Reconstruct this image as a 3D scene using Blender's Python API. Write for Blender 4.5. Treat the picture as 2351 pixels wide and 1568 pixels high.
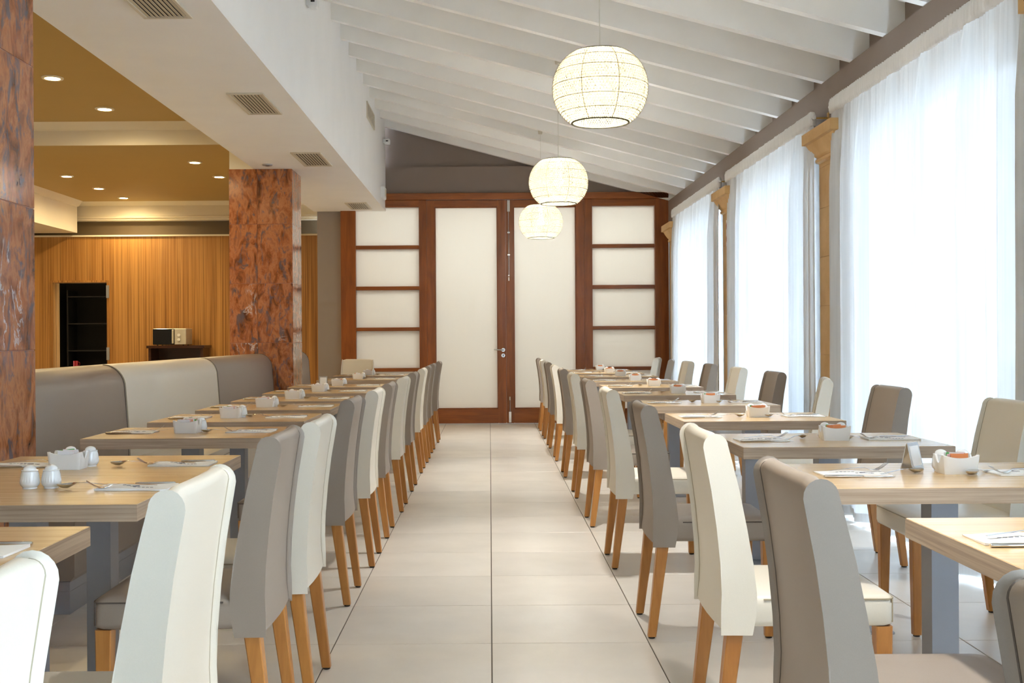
import bpy, bmesh, math, random
from mathutils import Vector, Matrix
for o in list(bpy.data.objects): bpy.data.objects.remove(o)
SC = bpy.context.scene
COL = SC.collection
PI = math.pi
# ------------------------------------------------------------------ camera
F = 2540.0; W_, H_ = 2351.0, 1568.0
VPX, VPY = 1124.5, 774.0
CAMH = 1.173
cam = bpy.data.cameras.new('camera'); camo = bpy.data.objects.new('camera', cam); COL.objects.link(camo)
camo.location = (0, 0, CAMH); camo.rotation_euler = (PI/2, 0.0065, 0)
cam.sensor_width = 36.0; cam.lens = F/W_*36.0
cam.shift_x = (W_/2-VPX)/W_; cam.shift_y = -(H_/2-VPY)/W_
cam.clip_start = 0.05; cam.clip_end = 200
SC.camera = camo
# ------------------------------------------------------------------ world, light, exposure
wd = bpy.data.worlds.new('sky'); SC.world = wd; wd.use_nodes = True
bg = wd.node_tree.nodes['Background']; bg.inputs[0].default_value = (0.64, 0.80, 1.0, 1); bg.inputs[1].default_value = 5.8
SC.view_settings.view_transform = 'Standard'; SC.view_settings.look = 'None'
SC.view_settings.gamma = 1.0; SC.view_settings.use_curve_mapping = False
SC.view_settings.exposure = 2.35
PENDANT_W = 150.0; DOWN_W = 3.7; CORR_W = 7.6
WARM = (1.0, 0.80, 0.52); WARMER = (1.0, 0.78, 0.42)

# ------------------------------------------------------------------ helpers
def add_light(name, kind, loc, energy, color, parent=None, **kw):
    l = bpy.data.lights.new(name, kind); l.energy = energy; l.color = color
    for k, v in kw.items(): setattr(l, k, v)
    o = bpy.data.objects.new(name, l); COL.objects.link(o); o.location = loc
    if parent: o.parent = parent
    return o

class MB:
    def __init__(s): s.v = []; s.f = []
    def quadgrid(s, rows, closed_u=False, closed_v=False, cap=False):
        n = len(rows); m = len(rows[0]); b = len(s.v)
        for r in rows: s.v += [tuple(p) for p in r]
        for i in range(n if closed_v else n-1):
            for j in range(m if closed_u else m-1):
                i2 = (i+1) % n; j2 = (j+1) % m
                s.f.append((b+i*m+j, b+i*m+j2, b+i2*m+j2, b+i2*m+j))
        if cap:
            s.f.append(tuple(b+j for j in range(m))[::-1])
            s.f.append(tuple(b+(n-1)*m+j for j in range(m)))
        return s
    def box(s, x0, x1, y0, y1, z0, z1):
        b = len(s.v)
        s.v += [(x0,y0,z0),(x1,y0,z0),(x1,y1,z0),(x0,y1,z0),(x0,y0,z1),(x1,y0,z1),(x1,y1,z1),(x0,y1,z1)]
        s.f += [tuple(b+i for i in q) for q in ((3,2,1,0),(4,5,6,7),(0,1,5,4),(1,2,6,5),(2,3,7,6),(3,0,4,7))]
        return s
    def rloft(s, levels, r=0.0, seg=1):
        """levels: (z, x0, x1, y0, y1[, r]); stack of (rounded) rectangles, capped"""
        rows = []
        for L in levels:
            z, x0, x1, y0, y1 = L[:5]; rr = L[5] if len(L) > 5 else r
            if rr <= 0: pts = [(x1,y1,z),(x0,y1,z),(x0,y0,z),(x1,y0,z)]
            else:
                pts = []
                for cx, cy, a0 in ((x1-rr,y1-rr,0),(x0+rr,y1-rr,90),(x0+rr,y0+rr,180),(x1-rr,y0+rr,270)):
                    for k in range(seg+1):
                        a = math.radians(a0+90*k/seg); pts.append((cx+rr*math.cos(a), cy+rr*math.sin(a), z))
            rows.append(pts)
        return s.quadgrid(rows, closed_u=True, cap=True)
    def rbox(s, x0, x1, y0, y1, z0, z1, b=0.004):
        return s.rloft([(z0,x0+b,x1-b,y0+b,y1-b),(z0+b,x0,x1,y0,y1),(z1-b,x0,x1,y0,y1),(z1,x0+b,x1-b,y0+b,y1-b)])
    def lathe(s, prof, n=24, c=(0,0,0), axis='z', cap=True):
        rows = []
        for r, h in prof:
            row = []
            for k in range(n):
                a = 2*PI*k/n; p = (r*math.cos(a), r*math.sin(a), h)
                if axis == 'x': p = (p[2], p[0], p[1])
                elif axis == 'y': p = (p[1], p[2], p[0])
                row.append((p[0]+c[0], p[1]+c[1], p[2]+c[2]))
            rows.append(row)
        return s.quadgrid(rows, closed_u=True, cap=cap)
    def tube(s, pts, r, n=6, closed=False):
        pts = [Vector(p) for p in pts]; rows = []; N = len(pts); prev = None
        for i, p in enumerate(pts):
            if closed: t = pts[(i+1) % N]-pts[i-1]
            else: t = pts[min(i+1, N-1)]-pts[max(i-1, 0)]
            t.normalize()
            if prev is None:
                ref = Vector((0,0,1)) if abs(t.z) < .9 else Vector((1,0,0))
                u = t.cross(ref).normalized()
            else: u = (prev-t*prev.dot(t)).normalized()
            prev = u; w = t.cross(u)
            rows.append([tuple(p+u*(r*math.cos(2*PI*k/n))+w*(r*math.sin(2*PI*k/n))) for k in range(n)])
        return s.quadgrid(rows, closed_u=True, closed_v=closed, cap=not closed)
    def mesh(s, name, mat, sharp=35):
        me = bpy.data.meshes.new(name); me.from_pydata(s.v, [], s.f); me.update()
        bm = bmesh.new(); bm.from_mesh(me); bmesh.ops.recalc_face_normals(bm, faces=bm.faces); bm.to_mesh(me); bm.free()
        me.polygons.foreach_set('use_smooth', [True]*len(me.polygons))
        me.set_sharp_from_angle(angle=math.radians(sharp))
        if mat: me.materials.append(mat)
        return me
    def build(s, name, mat, parent=None, loc=None, sharp=35):
        return place(name, s.mesh(name, mat, sharp), parent, loc)

def place(name, me, parent=None, loc=None, rz=None):
    o = bpy.data.objects.new(name, me); COL.objects.link(o)
    if parent: o.parent = parent
    if loc: o.location = loc
    if rz is not None: o.rotation_euler = (0, 0, rz)
    return o
def tag(o, label=None, cat=None, group=None, kind=None):
    if label: o['label'] = label
    if cat: o['category'] = cat
    if group: o['group'] = group
    if kind: o['kind'] = kind
    return o
def empty(name, loc=(0,0,0), rz=0, **kw):
    o = bpy.data.objects.new(name, None); COL.objects.link(o); o.location = loc; o.rotation_euler = (0,0,rz)
    o.empty_display_size = .05
    return tag(o, **kw)
def copy_tree(o, parent=None):
    c = o.copy(); COL.objects.link(c); c.parent = parent
    for ch in list(o.children): copy_tree(ch, c)
    return c

# ------------------------------------------------------------------ materials
MATS = {}
def srgb(r, g, b):
    f = lambda c: (c/255/12.92) if c/255 <= .04045 else ((c/255+.055)/1.055)**2.4
    return (f(r), f(g), f(b), 1)
def newmat(name):
    m = bpy.data.materials.new(name); m.use_nodes = True; nt = m.node_tree
    return m, nt, nt.nodes['Principled BSDF']
def N(nt, t, **kw):
    n = nt.nodes.new(t)
    for k, v in kw.items():
        if k.startswith('i_'): n.inputs[k[2:].replace('_', ' ')].default_value = v
        else: setattr(n, k, v)
    return n
def coords(nt, scale=(1,1,1), rnd=True, rot=(0,0,0)):
    tc = N(nt, 'ShaderNodeTexCoord'); mp = N(nt, 'ShaderNodeMapping')
    mp.inputs['Scale'].default_value = scale; mp.inputs['Rotation'].default_value = rot
    nt.links.new(tc.outputs['Object'], mp.inputs['Vector'])
    if rnd:
        oi = N(nt, 'ShaderNodeObjectInfo'); ml = N(nt, 'ShaderNodeMath', operation='MULTIPLY'); ml.inputs[1].default_value = 37.0
        nt.links.new(oi.outputs['Random'], ml.inputs[0])
        cx = N(nt, 'ShaderNodeCombineXYZ')
        for k in range(3): nt.links.new(ml.outputs[0], cx.inputs[k])
        nt.links.new(cx.outputs[0], mp.inputs['Location'])
    return mp.outputs['Vector']
def ramp(nt, fac, stops):
    r = N(nt, 'ShaderNodeValToRGB'); el = r.color_ramp.elements
    while len(el) < len(stops): el.new(.5)
    for e, (p, c) in zip(el, stops): e.position = p; e.color = c
    nt.links.new(fac, r.inputs['Fac']); return r.outputs['Color']
def noise(nt, vec, scale=5, detail=4, rough=.5, dist=0.0):
    n = N(nt, 'ShaderNodeTexNoise'); n.inputs['Scale'].default_value = scale; n.inputs['Detail'].default_value = detail
    n.inputs['Roughness'].default_value = rough; n.inputs['Distortion'].default_value = dist
    nt.links.new(vec, n.inputs['Vector']); return n.outputs['Fac']
def bump(nt, b, h, strength=.1, dist=.01):
    n = N(nt, 'ShaderNodeBump'); n.inputs['Strength'].default_value = strength; n.inputs['Distance'].default_value = dist
    nt.links.new(h, n.inputs['Height']); nt.links.new(n.outputs['Normal'], b.inputs['Normal'])
def mix(nt, fac, a, b):
    m = N(nt, 'ShaderNodeMix', data_type='RGBA')
    if isinstance(fac, float): m.inputs[0].default_value = fac
    else: nt.links.new(fac, m.inputs[0])
    for k, c in ((6, a), (7, b)):
        if isinstance(c, tuple): m.inputs[k].default_value = c
        else: nt.links.new(c, m.inputs[k])
    return m.outputs[2]
def plain(name, col, rough=.5, metal=0.0, spec=.5, grain=0.0, gs=60, vary=0.04):
    m, nt, b = newmat(name)
    b.inputs['Roughness'].default_value = rough; b.inputs['Metallic'].default_value = metal
    b.inputs['Specular IOR Level'].default_value = spec
    v = coords(nt); n = noise(nt, v, gs if grain else 3.0, 4)
    c = ramp(nt, n, [(.3, tuple(x*(1-vary) for x in col[:3])+(1,)), (.7, tuple(min(1, x*(1+vary)) for x in col[:3])+(1,))])
    nt.links.new(c, b.inputs['Base Color'])
    if grain: bump(nt, b, n, grain, .002)
    MATS[name] = m; return m
def wood(name, base, dark, scale, rough=.4, contrast=(.38,.62), spec=.5, fine=1.0, coat=0.0):
    m, nt, b = newmat(name); b.inputs['Roughness'].default_value = rough; b.inputs['Specular IOR Level'].default_value = spec
    b.inputs['Coat Weight'].default_value = coat; b.inputs['Coat Roughness'].default_value = .15
    v = coords(nt, scale); n1 = noise(nt, v, 1.0*fine, 6, .62, .6); n2 = noise(nt, v, 4.0*fine, 3, .5)
    c1 = ramp(nt, n1, [(contrast[0], dark), (contrast[1], base)])
    c2 = ramp(nt, n2, [(.35, tuple(x*.86 for x in base[:3])+(1,)), (.6, base)])
    nt.links.new(mix(nt, .45, c1, c2), b.inputs['Base Color'])
    bump(nt, b, n1, .06, .002); MATS[name] = m; return m
plain('white_paint', srgb(246,246,245), .6, vary=.015)
plain('soffit_paint', srgb(240,239,238), .6, vary=.015)
plain('joist_paint', srgb(247,245,240), .5, vary=.02)
plain('brown_band', srgb(108,92,70), .6, vary=.02)
plain('brown_paint', srgb(138,122,111), .55, vary=.02)
plain('pier_paint', srgb(146,134,124), .55, vary=.02)
plain('cream_paint', srgb(236,226,204), .55, vary=.015)
plain('ceiling_shade_tan', srgb(184,154,90), .6, vary=.015)  # dim warm light on a pale ceiling, painted in as tan
plain('cream_leather', srgb(226,218,202), .38, grain=.05, gs=420, vary=.015)
plain('taupe_leather', srgb(150,137,124), .38, grain=.05, gs=420, vary=.02)
plain('stitch_tan', srgb(96,76,40), .7); plain('hoop_tan', srgb(170,150,104), .7); plain('cream_seam', srgb(168,156,130), .5); plain('taupe_seam', srgb(88,78,70), .5)
plain('steel', srgb(176,180,188), .38, metal=.75, spec=.5, vary=.03)
plain('post_steel', srgb(150,154,162), .42, metal=.55, vary=.03)
plain('chrome', srgb(205,203,200), .16, metal=1.0, vary=.02)
plain('dark_rubber', srgb(30,28,26), .6)
plain('porcelain', srgb(244,244,242), .12, vary=.01)
plain('napkin_paper', srgb(244,242,238), .8, vary=.02)
plain('print_ink', srgb(98,100,116), .7); plain('card_white', srgb(238,238,236), .6, vary=.01)
plain('black_gloss', srgb(14,14,15), .12); plain('black_matt', srgb(12,11,11), .6)
plain('unlit_room_shade', srgb(12,11,10), .8); plain('red_mug', srgb(150,22,26), .3)
plain('plastic_white', srgb(232,232,230), .4, vary=.01); plain('oven_silver', srgb(206,200,186), .35, metal=.2)
plain('brass', srgb(205,165,90), .3, metal=.9)
plain('vent_metal', srgb(214,206,188), .45, vary=.02); plain('vent_dark', srgb(40,38,36), .7)
plain('packet_orange', srgb(226,140,84), .55); plain('packet_pink', srgb(228,190,190), .55); plain('packet_white', srgb(236,234,236), .5)
plain('packet_green', srgb(90,170,90), .55); plain('sign_red', srgb(176,40,48), .5)
plain('terrace_stone', srgb(205,200,192), .8); plain('grout', srgb(96,86,76), .8); plain('marble_joint', srgb(204,150,130), .6)
plain('hem_white', srgb(238,238,238), .8, vary=.01); plain('cord_white', srgb(235,232,222), .5)
plain('frame_alu', srgb(190,194,198), .45, metal=.4)
wood('table_oak', srgb(218,186,138), srgb(182,146,100), (1.6, 46, 46), .24, (.36,.62), fine=1.0)
wood('edge_oak', srgb(190,168,144), srgb(138,114,92), (2.0, 2.0, 120), .45, (.36,.62), fine=1.0)
wood('leg_beech', srgb(192,132,66), srgb(160,100,44), (22, 22, 3), .35)
wood('walnut', srgb(164,92,38), srgb(96,48,16), (16, 16, 1.6), .32, (.34,.66))
wood('walnut_h', srgb(164,92,38), srgb(96,48,16), (1.6, 16, 16), .32, (.34,.66))
wood('dark_cabinet', srgb(66,34,20), srgb(36,17,9), (3, 12, 12), .3)
# zebrano wall panelling: vertical stripes
m, nt, b = newmat('zebrano'); b.inputs['Roughness'].default_value = .4
v = coords(nt, (1, 1, .006), rnd=False); n1 = noise(nt, v, 62, 4, .6, .15); n2 = noise(nt, v, 11, 3, .5)
c1 = ramp(nt, n1, [(.38, srgb(92,54,20)), (.47, srgb(168,116,56)), (.62, srgb(196,144,76))])
c2 = ramp(nt, n2, [(.35, srgb(150,98,44)), (.65, srgb(206,154,86))])
nt.links.new(mix(nt, .32, c1, c2), b.inputs['Base Color']); MATS['zebrano'] = m
# red-brown veined marble
m, nt, b = newmat('red_marble'); b.inputs['Roughness'].default_value = .13
v = coords(nt, (1, 1, 1)); v2 = coords(nt, (3.4, 3.4, 1.5), rot=(.85, .8, .3))
n1 = noise(nt, v2, 3.6, 10, .64, .5); n2 = noise(nt, v2, 4.4, 10, .66, .9); n3 = noise(nt, v2, 1.5, 8, .6, .6)
base = ramp(nt, n1, [(.34, srgb(92,52,32)), (.45, srgb(156,92,54)), (.54, srgb(188,122,80)), (.66, srgb(140,88,60))])
dk = ramp(nt, n2, [(.53, (0,0,0,1)), (.63, (.85,.85,.85,1))])
c = mix(nt, dk, base, srgb(92,88,94))
wv = ramp(nt, n3, [(.484, (0,0,0,1)), (.497, (1,1,1,1)), (.503, (1,1,1,1)), (.515, (0,0,0,1))])
n4 = noise(nt, v, 2.2, 4); wm = ramp(nt, n4, [(.58, (0,0,0,1)), (.66, (.85,.85,.85,1))])
mul = N(nt, 'ShaderNodeMath', operation='MULTIPLY'); nt.links.new(wv, mul.inputs[0]); nt.links.new(wm, mul.inputs[1])
nt.links.new(mix(nt, mul.outputs[0], c, srgb(214,204,200)), b.inputs['Base Color']); MATS['red_marble'] = m
# porcelain floor tile
m, nt, b = newmat('floor_tile'); b.inputs['Roughness'].default_value = .32; b.inputs['Specular IOR Level'].default_value = .5
v = coords(nt, (1, 1, 1)); n1 = noise(nt, v, 3.0, 5, .55, 0.0)
oi = N(nt, 'ShaderNodeObjectInfo')
c = ramp(nt, n1, [(.3, srgb(210,203,193)), (.7, srgb(223,216,206))])
hs = N(nt, 'ShaderNodeHueSaturation'); mr = N(nt, 'ShaderNodeMapRange'); mr.inputs[3].default_value = .95; mr.inputs[4].default_value = 1.03
nt.links.new(oi.outputs['Random'], mr.inputs[0]); nt.links.new(mr.outputs[0], hs.inputs['Value']); nt.links.new(c, hs.inputs['Color'])
nt.links.new(hs.outputs[0], b.inputs['Base Color'])
MATS['floor_tile'] = m
# honey limestone
m, nt, b = newmat('limestone'); b.inputs['Roughness'].default_value = .75
v = coords(nt); n1 = noise(nt, v, 4, 6, .6); n2 = noise(nt, v, 60, 4)
nt.links.new(ramp(nt, n1, [(.3, srgb(206,164,106)), (.7, srgb(224,186,130))]), b.inputs['Base Color']); bump(nt, b, n2, .15, .003); MATS['limestone'] = m
# sheer curtain
def sheer(name, tr, df, tp, col, lo=.86):
    m, nt, b = newmat(name); nt.nodes.remove(b); out = nt.nodes['Material Output']
    t = N(nt, 'ShaderNodeBsdfTranslucent'); d = N(nt, 'ShaderNodeBsdfDiffuse'); p = N(nt, 'ShaderNodeBsdfTransparent')
    v = coords(nt, (1, 1, .02)); n = noise(nt, v, 60, 3)
    c = ramp(nt, n, [(.3, tuple(x*lo for x in col[:3])+(1,)), (.7, col)])
    nt.links.new(c, t.inputs['Color']); nt.links.new(c, d.inputs['Color'])
    m1 = N(nt, 'ShaderNodeMixShader'); m1.inputs[0].default_value = df/(tr+df); nt.links.new(t.outputs[0], m1.inputs[1]); nt.links.new(d.outputs[0], m1.inputs[2])
    m2 = N(nt, 'ShaderNodeMixShader'); m2.inputs[0].default_value = tp; nt.links.new(m1.outputs[0], m2.inputs[1]); nt.links.new(p.outputs[0], m2.inputs[2])
    nt.links.new(m2.outputs[0], out.inputs['Surface']); MATS[name] = m
sheer('sheer_voile', .092, .908, .010, srgb(230,232,234), .90)  # faint vertical streaks: weave variation plus painted-in fold shading
sheer('frosted_glass', .55, .45, 0.0, srgb(243,239,230), .995)
# clear window glass
m, nt, b = newmat('clear_glass'); nt.nodes.remove(b); out = nt.nodes['Material Output']
p = N(nt, 'ShaderNodeBsdfTransparent'); p.inputs[0].default_value = (.95,.97,.97,1); g = N(nt, 'ShaderNodeBsdfGlossy'); g.inputs['Roughness'].default_value = .02
mx = N(nt, 'ShaderNodeMixShader'); mx.inputs[0].default_value = .05; nt.links.new(p.outputs[0], mx.inputs[1]); nt.links.new(g.outputs[0], mx.inputs[2]); nt.links.new(mx.outputs[0], out.inputs['Surface']); MATS['clear_glass'] = m
def emis(name, col, s):
    m, nt, b = newmat(name); b.inputs['Base Color'].default_value = col; b.inputs['Emission Color'].default_value = col; b.inputs['Emission Strength'].default_value = s
    v = coords(nt); n = noise(nt, v, 20, 2); c = ramp(nt, n, [(.3, tuple(x*.97 for x in col[:3])+(1,)), (.7, col)]); nt.links.new(c, b.inputs['Emission Color'])
    MATS[name] = m
emis('lamp_glow', (1, .78, .42, 1), 30.0); emis('diffuser_glow', (1, .95, .82, 1), .75); emis('inner_glow', (1, .92, .72, 1), 1.5)
# pendant yarn
m, nt, b = newmat('pendant_yarn'); nt.nodes.remove(b); out = nt.nodes['Material Output']
t = N(nt, 'ShaderNodeBsdfTranslucent'); d = N(nt, 'ShaderNodeBsdfDiffuse')
v = coords(nt); n = noise(nt, v, 40, 3); c = ramp(nt, n, [(.3, srgb(87,83,68)), (.7, srgb(97,93,78))])
nt.links.new(c, t.inputs['Color']); nt.links.new(c, d.inputs['Color'])
mx = N(nt, 'ShaderNodeMixShader'); mx.inputs[0].default_value = .5; nt.links.new(t.outputs[0], mx.inputs[1]); nt.links.new(d.outputs[0], mx.inputs[2]); nt.links.new(mx.outputs[0], out.inputs['Surface']); MATS['pendant_yarn'] = m
M = MATS

# ================================================================== SETTING
XR = 2.42           # lintel face
def structure(o, label, cat): return tag(o, label, cat, kind='structure')
# ---- floor with tiles
floor = structure(MB().box(-9, 2.62, -2.5, 17.6, -.05, -.004).build('floor', M['grout']), 'large square beige porcelain tile floor with dark grout lines', 'floor')
T = .602; G = .0022; TY0 = 4.238; TYP = .5985
def tile_mesh(w, d):
    return MB().rloft([(-.0035, G, w-G, G, d-G), (-.001, G, w-G, G, d-G), (0, G+.001, w-G-.001, G+.001, d-G-.001)]).mesh('tile', M['floor_tile'])
tm = tile_mesh(T, TYP)
rows = range(-3, 18)
for j in rows:
    for k in range(-4, 4):
        place('tile', tm, floor, (k*T, TY0+j*TYP, 0))
rest = MB()
for j in range(-13, 23):
    for k in range(-15, 5):
        if j in rows and -4 <= k < 4: continue
        x0, x1 = max(k*T, -8.99), min((k+1)*T, 2.61); y0, y1 = max(TY0+j*TYP, -2.39), min(TY0+(j+1)*TYP, 17.55)
        if x1-x0 < .02 or y1-y0 < .02: continue
        rest.rloft([(-.0035, x0+G, x1-G, y0+G, y1-G), (0, x0+G, x1-G, y0+G, y1-G)])
tag(rest.build('tile', M['floor_tile'], floor), kind='stuff')
# ---- outside terrace
structure(MB().box(2.82, 40, -25, 45, -.12, -.02).box(-40, 2.82, -25, -2.6, -.12, -.02).build('terrace', M['terrace_stone']), 'pale paved terrace outside behind the sheer curtains', 'terrace')
# ---- sloped ceiling with joists
SL = (4.02-3.0)/(XR+1.40)
zc = lambda x: 4.02-SL*(x+1.40)
def slope_prism(mb, x0, x1, y0, y1, dz0, dz1):
    b = len(mb.v)
    mb.v += [(x0,y0,zc(x0)+dz0),(x1,y0,zc(x1)+dz0),(x1,y1,zc(x1)+dz0),(x0,y1,zc(x0)+dz0),(x0,y0,zc(x0)+dz1),(x1,y0,zc(x1)+dz1),(x1,y1,zc(x1)+dz1),(x0,y1,zc(x0)+dz1)]
    mb.f += [tuple(b+i for i in q) for q in ((3,2,1,0),(4,5,6,7),(0,1,5,4),(1,2,6,5),(2,3,7,6),(3,0,4,7))]
    return mb
ceil = structure(slope_prism(MB(), -1.45, 2.75, -2.4, 15.2, .22, .32).build('ceiling', M['joist_paint']), 'sloping white boarded ceiling carried on white joists', 'ceiling')
jm = slope_prism(MB(), -1.40, 2.535, -.035, .035, 0, .221).mesh('joist', M['joist_paint'])
for n in range(-14, 14): place('joist', jm, ceil, (0, 6.755+.63*n, 0))
# ---- brown lintel and upper wall on the window side
wr = structure(MB().box(2.535, 2.80, -2.5, 15.2, 3.0, 3.3).build('wall_right', M['brown_paint']), 'brown painted wall strip above the curtains where joists rest', 'wall')
lint = MB().box(XR, 2.80, -2.5, 15.2, 2.62, 2.995).build('lintel_beam', M['brown_paint'], wr)
MB().box(XR+.02, 2.80, 14.745, 15.2, 0, 2.62).build('wall_pier', M['brown_paint'], wr)
# ---- stone pilasters
PY = [14.19-3.27*k for k in range(6)]
bh = .345
def pilaster(y, label):
    o = empty('stone_pilaster', (2.36, y, 0), label=label, cat='pilaster', group='stone pilasters between the windows', kind='structure')
    z = 0; k = 0
    while z < 2.35:
        z1 = min(z+bh, 2.36)
        place('stone_block', MB().rbox(0, .42, -.25, .25, z, z1, .003).mesh('stone_block', M['limestone']), o); z = z1
    lv = [(2.36,0,0),(2.39,0,0),(2.40,.02,0),(2.42,.024,0),(2.43,.012,0),(2.45,.03,0),(2.49,.055,0),(2.53,.075,0),(2.535,.10,0),(2.61,.10,0)]
    MB().rloft([(z, -e, .42, -.25-e*.85, .25+e*.85) for z, e, _ in lv]).build('capital', M['limestone'], o, sharp=50)
    MB().box(.04, .44, -.55, -.252, 0, 2.619).build('wall_return', M['pier_paint'], o); MB().box(.04, .44, .252, .55, 0, 2.619).build('wall_return', M['pier_paint'], o)
    return o
pn = ['honey limestone pilaster with moulded capital beside the wooden screen', 'honey limestone pilaster with moulded capital and a no-smoking sign',
      'honey limestone pilaster, second from the one with no-smoking sign, next to wide curtain'] + ['honey limestone pilaster with moulded capital past the widest curtain']*3
pn[2] = 'honey limestone pilaster without sign, two pilasters away from the wooden screen'
for y, lb in zip(PY, pn): pilaster(y, lb)
# ---- windows
for k in range(5):
    y0, y1 = PY[k+1]+.552, PY[k]-.552
    w = empty('window_%d' % (k+1), (2.60, (y0+y1)/2, 0), label='tall glazed window behind sheer curtain, opening number %s from the wooden screen' % ['one','two','three','four','five'][k], cat='window', kind='structure')
    hw = (y1-y0)/2
    fr = MB()
    fr.box(0, .06, -hw, -hw+.06, 0, 2.60).box(0, .06, hw-.06, hw, 0, 2.60).box(0, .06, -hw+.06, hw-.06, 0, .08).box(0, .06, -hw+.06, hw-.06, 2.54, 2.60).box(0, .06, -.035, .035, .08, 2.54)
    fr.build('window_frame', M['frame_alu'], w)
    for s in (-1, 1):
        a, b_ = (.035, hw-.06) if s > 0 else (-hw+.06, -.035)
        MB().box(.025, .033, a, b_, .08, 2.54).build('pane', M['clear_glass'], w)
# ---- bulkhead beam on the left
BX0, BX1, BZ = -2.375, -1.40, 2.889
structure(MB().box(BX0, BX1, -2.4, 15.0, BZ, 4.6).build('ceiling_bulkhead', M['white_paint']), 'long white boxed bulkhead beam with vents along the aisle', 'bulkhead')
# ---- back wall
wb = structure(MB().box(-1.5, 2.8, 15.06, 15.2, 3.12, 4.7).build('wall_back', M['brown_paint']), 'brown painted gable wall above the wooden screen', 'wall')
MB().box(-1.5, XR+.1, 15.0, 15.06, 3.12, 3.49).build('wall_band', M['brown_paint'], wb)
structure(MB().box(-2.33, -2.005, 15.0, 17.5, 0, 4.6).build('wall_back_pier', M['pier_paint']), 'grey-brown painted pier between wooden screen and buffet room', 'wall')
# ---- corridor behind the screen
cr = structure(MB().box(-2.0, 2.62, 16.9, 17.0, 0, 4.0).build('wall_corridor', M['white_paint']), 'cream corridor wall seen blurred behind the frosted screen', 'wall')
MB().box(-2.0, 2.62, 15.2, 17.0, 3.3, 3.4).build('corridor_ceiling', M['white_paint'], cr)
MB().box(2.62, 2.75, 15.2, 17.0, 0, 3.4).build('corridor_end', M['white_paint'], cr)
for x in (-1.2, .3, 1.8):
    add_light('corridor_fill', 'AREA', (x, 16.2, 3.28), CORR_W, (.86, .94, 1), shape='DISK', size=.5)  # fixtureless lights added out of sight to backlight the frosted panes
# ---- buffet room on the left
ZC = 3.36
structure(MB().box(-9, BX0, -2.4, 17.9, ZC, ZC+.1).build('ceiling_buffet', M['ceiling_shade_tan']), 'flat ceiling of the buffet room with downlights, its warm shade painted tan', 'ceiling')
wl = structure(MB().box(-9.1, -9, -2.5, 17.9, 0, ZC+.1).build('wall_left', M['cream_paint']), 'plain cream wall on the far side of buffet room', 'wall')
YF = -2.4
wf = structure(MB().box(-9.1, 2.8, YF-.1, YF, 0, 4.9).build('wall_front', M['white_paint']), 'plain white end wall behind the dining tables', 'wall')
# wood-clad wall with a doorway
DX0, DX1, DZ = -6.93, -6.02, 2.11
ww = structure(MB().box(-9, DX0, 17.5, 17.75, 0, 2.80).box(DX1, -2.33, 17.5, 17.75, 0, 2.80).box(DX0, DX1, 17.5, 17.75, DZ, 2.80).build('wall_panelled', M['zebrano']), 'vertical striped zebrano wood wall with dark doorway', 'wall')
MB().box(-9, -2.33, 17.47, 17.77, 2.80, 2.825).build('top_strip', M['cream_paint'], ww)
MB().box(-9, -2.33, 17.78, 17.9, 2.7, ZC).build('upper_wall', M['brown_band'], ww)
cn = MB().rloft([(3.07,-9,-2.33,17.62,17.78),(3.10,-9,-2.33,17.62,17.78),(3.105,-9,-2.33,17.58,17.78),(3.13,-9,-2.33,17.58,17.78),(3.14,-9,-2.33,17.60,17.78),(3.30,-9,-2.33,17.60,17.78),(3.33,-9,-2.33,17.56,17.78),(3.36,-9,-2.33,17.50,17.78)])
structure(cn.build('trim_1', M['cream_paint'], sharp=20), 'cream stepped cornice above the striped wood wall', 'cornice')
# cross beam over the pillars, side beam
cb = structure(MB().rloft([(3.14,-9,BX0,11.2,11.7),(3.29,-9,BX0,11.2,11.7),(3.30,-9,BX0,11.17,11.73),(3.34,-9,BX0,11.13,11.77),(3.36,-9,BX0,11.09,11.81)]).build('trim_2', M['cream_paint'], sharp=20), 'cream cross beam with moulded top spanning the buffet ceiling', 'beam')
structure(MB().rloft([(2.86,-7.2,-6.5,11.75,17.46),(3.27,-7.2,-6.5,11.75,17.46),(3.28,-7.23,-6.47,11.75,17.46),(3.36,-7.28,-6.41,11.75,17.46)]).build('trim_3', M['cream_paint'], sharp=20), 'deep cream side beam dropping over the striped wall corner', 'beam')
MB().box(-9, BX0, 11.2, 11.7, 3.137, 3.1399).build('beam_soffit_shade', M['ceiling_shade_tan'], cb)  # thin sheet in the ceiling tan: painted-in shade of the beam underside
# doorway niche
nc = structure(MB().box(DX0-.3, DX1+.3, 18.9, 19.0, 0, 2.4).box(DX0-.4, DX0-.3, 17.9, 19, 0, 2.4).box(DX1+.3, DX1+.4, 17.9, 19, 0, 2.4).box(DX0-.4, DX1+.4, 17.9, 19, 2.4, 2.5).box(DX0-.4, DX1+.4, 17.6, 19, -.06, -.005).build('wall_storeroom', M['unlit_room_shade']), 'storeroom seen through the doorway, its unlit darkness painted near-black', 'wall')  # walls coloured near-black to carry the darkness of an unlit room
d3 = structure(MB().box(DX0, DX0+.03, 17.48, 17.75, 0, DZ).box(DX1-.03, DX1, 17.48, 17.75, 0, DZ).box(DX0+.03, DX1-.03, 17.48, 17.75, DZ-.03, DZ).build('door_3', M['zebrano']), 'dark doorway lining with brass hinges in the striped wall', 'doorway')
for z in (1.93, .95):
    MB().rbox(DX1-.032, DX1+.012, 17.462, 17.482, z-.1, z+.1, .002).build('hinge', M['steel'], d3)
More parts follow.
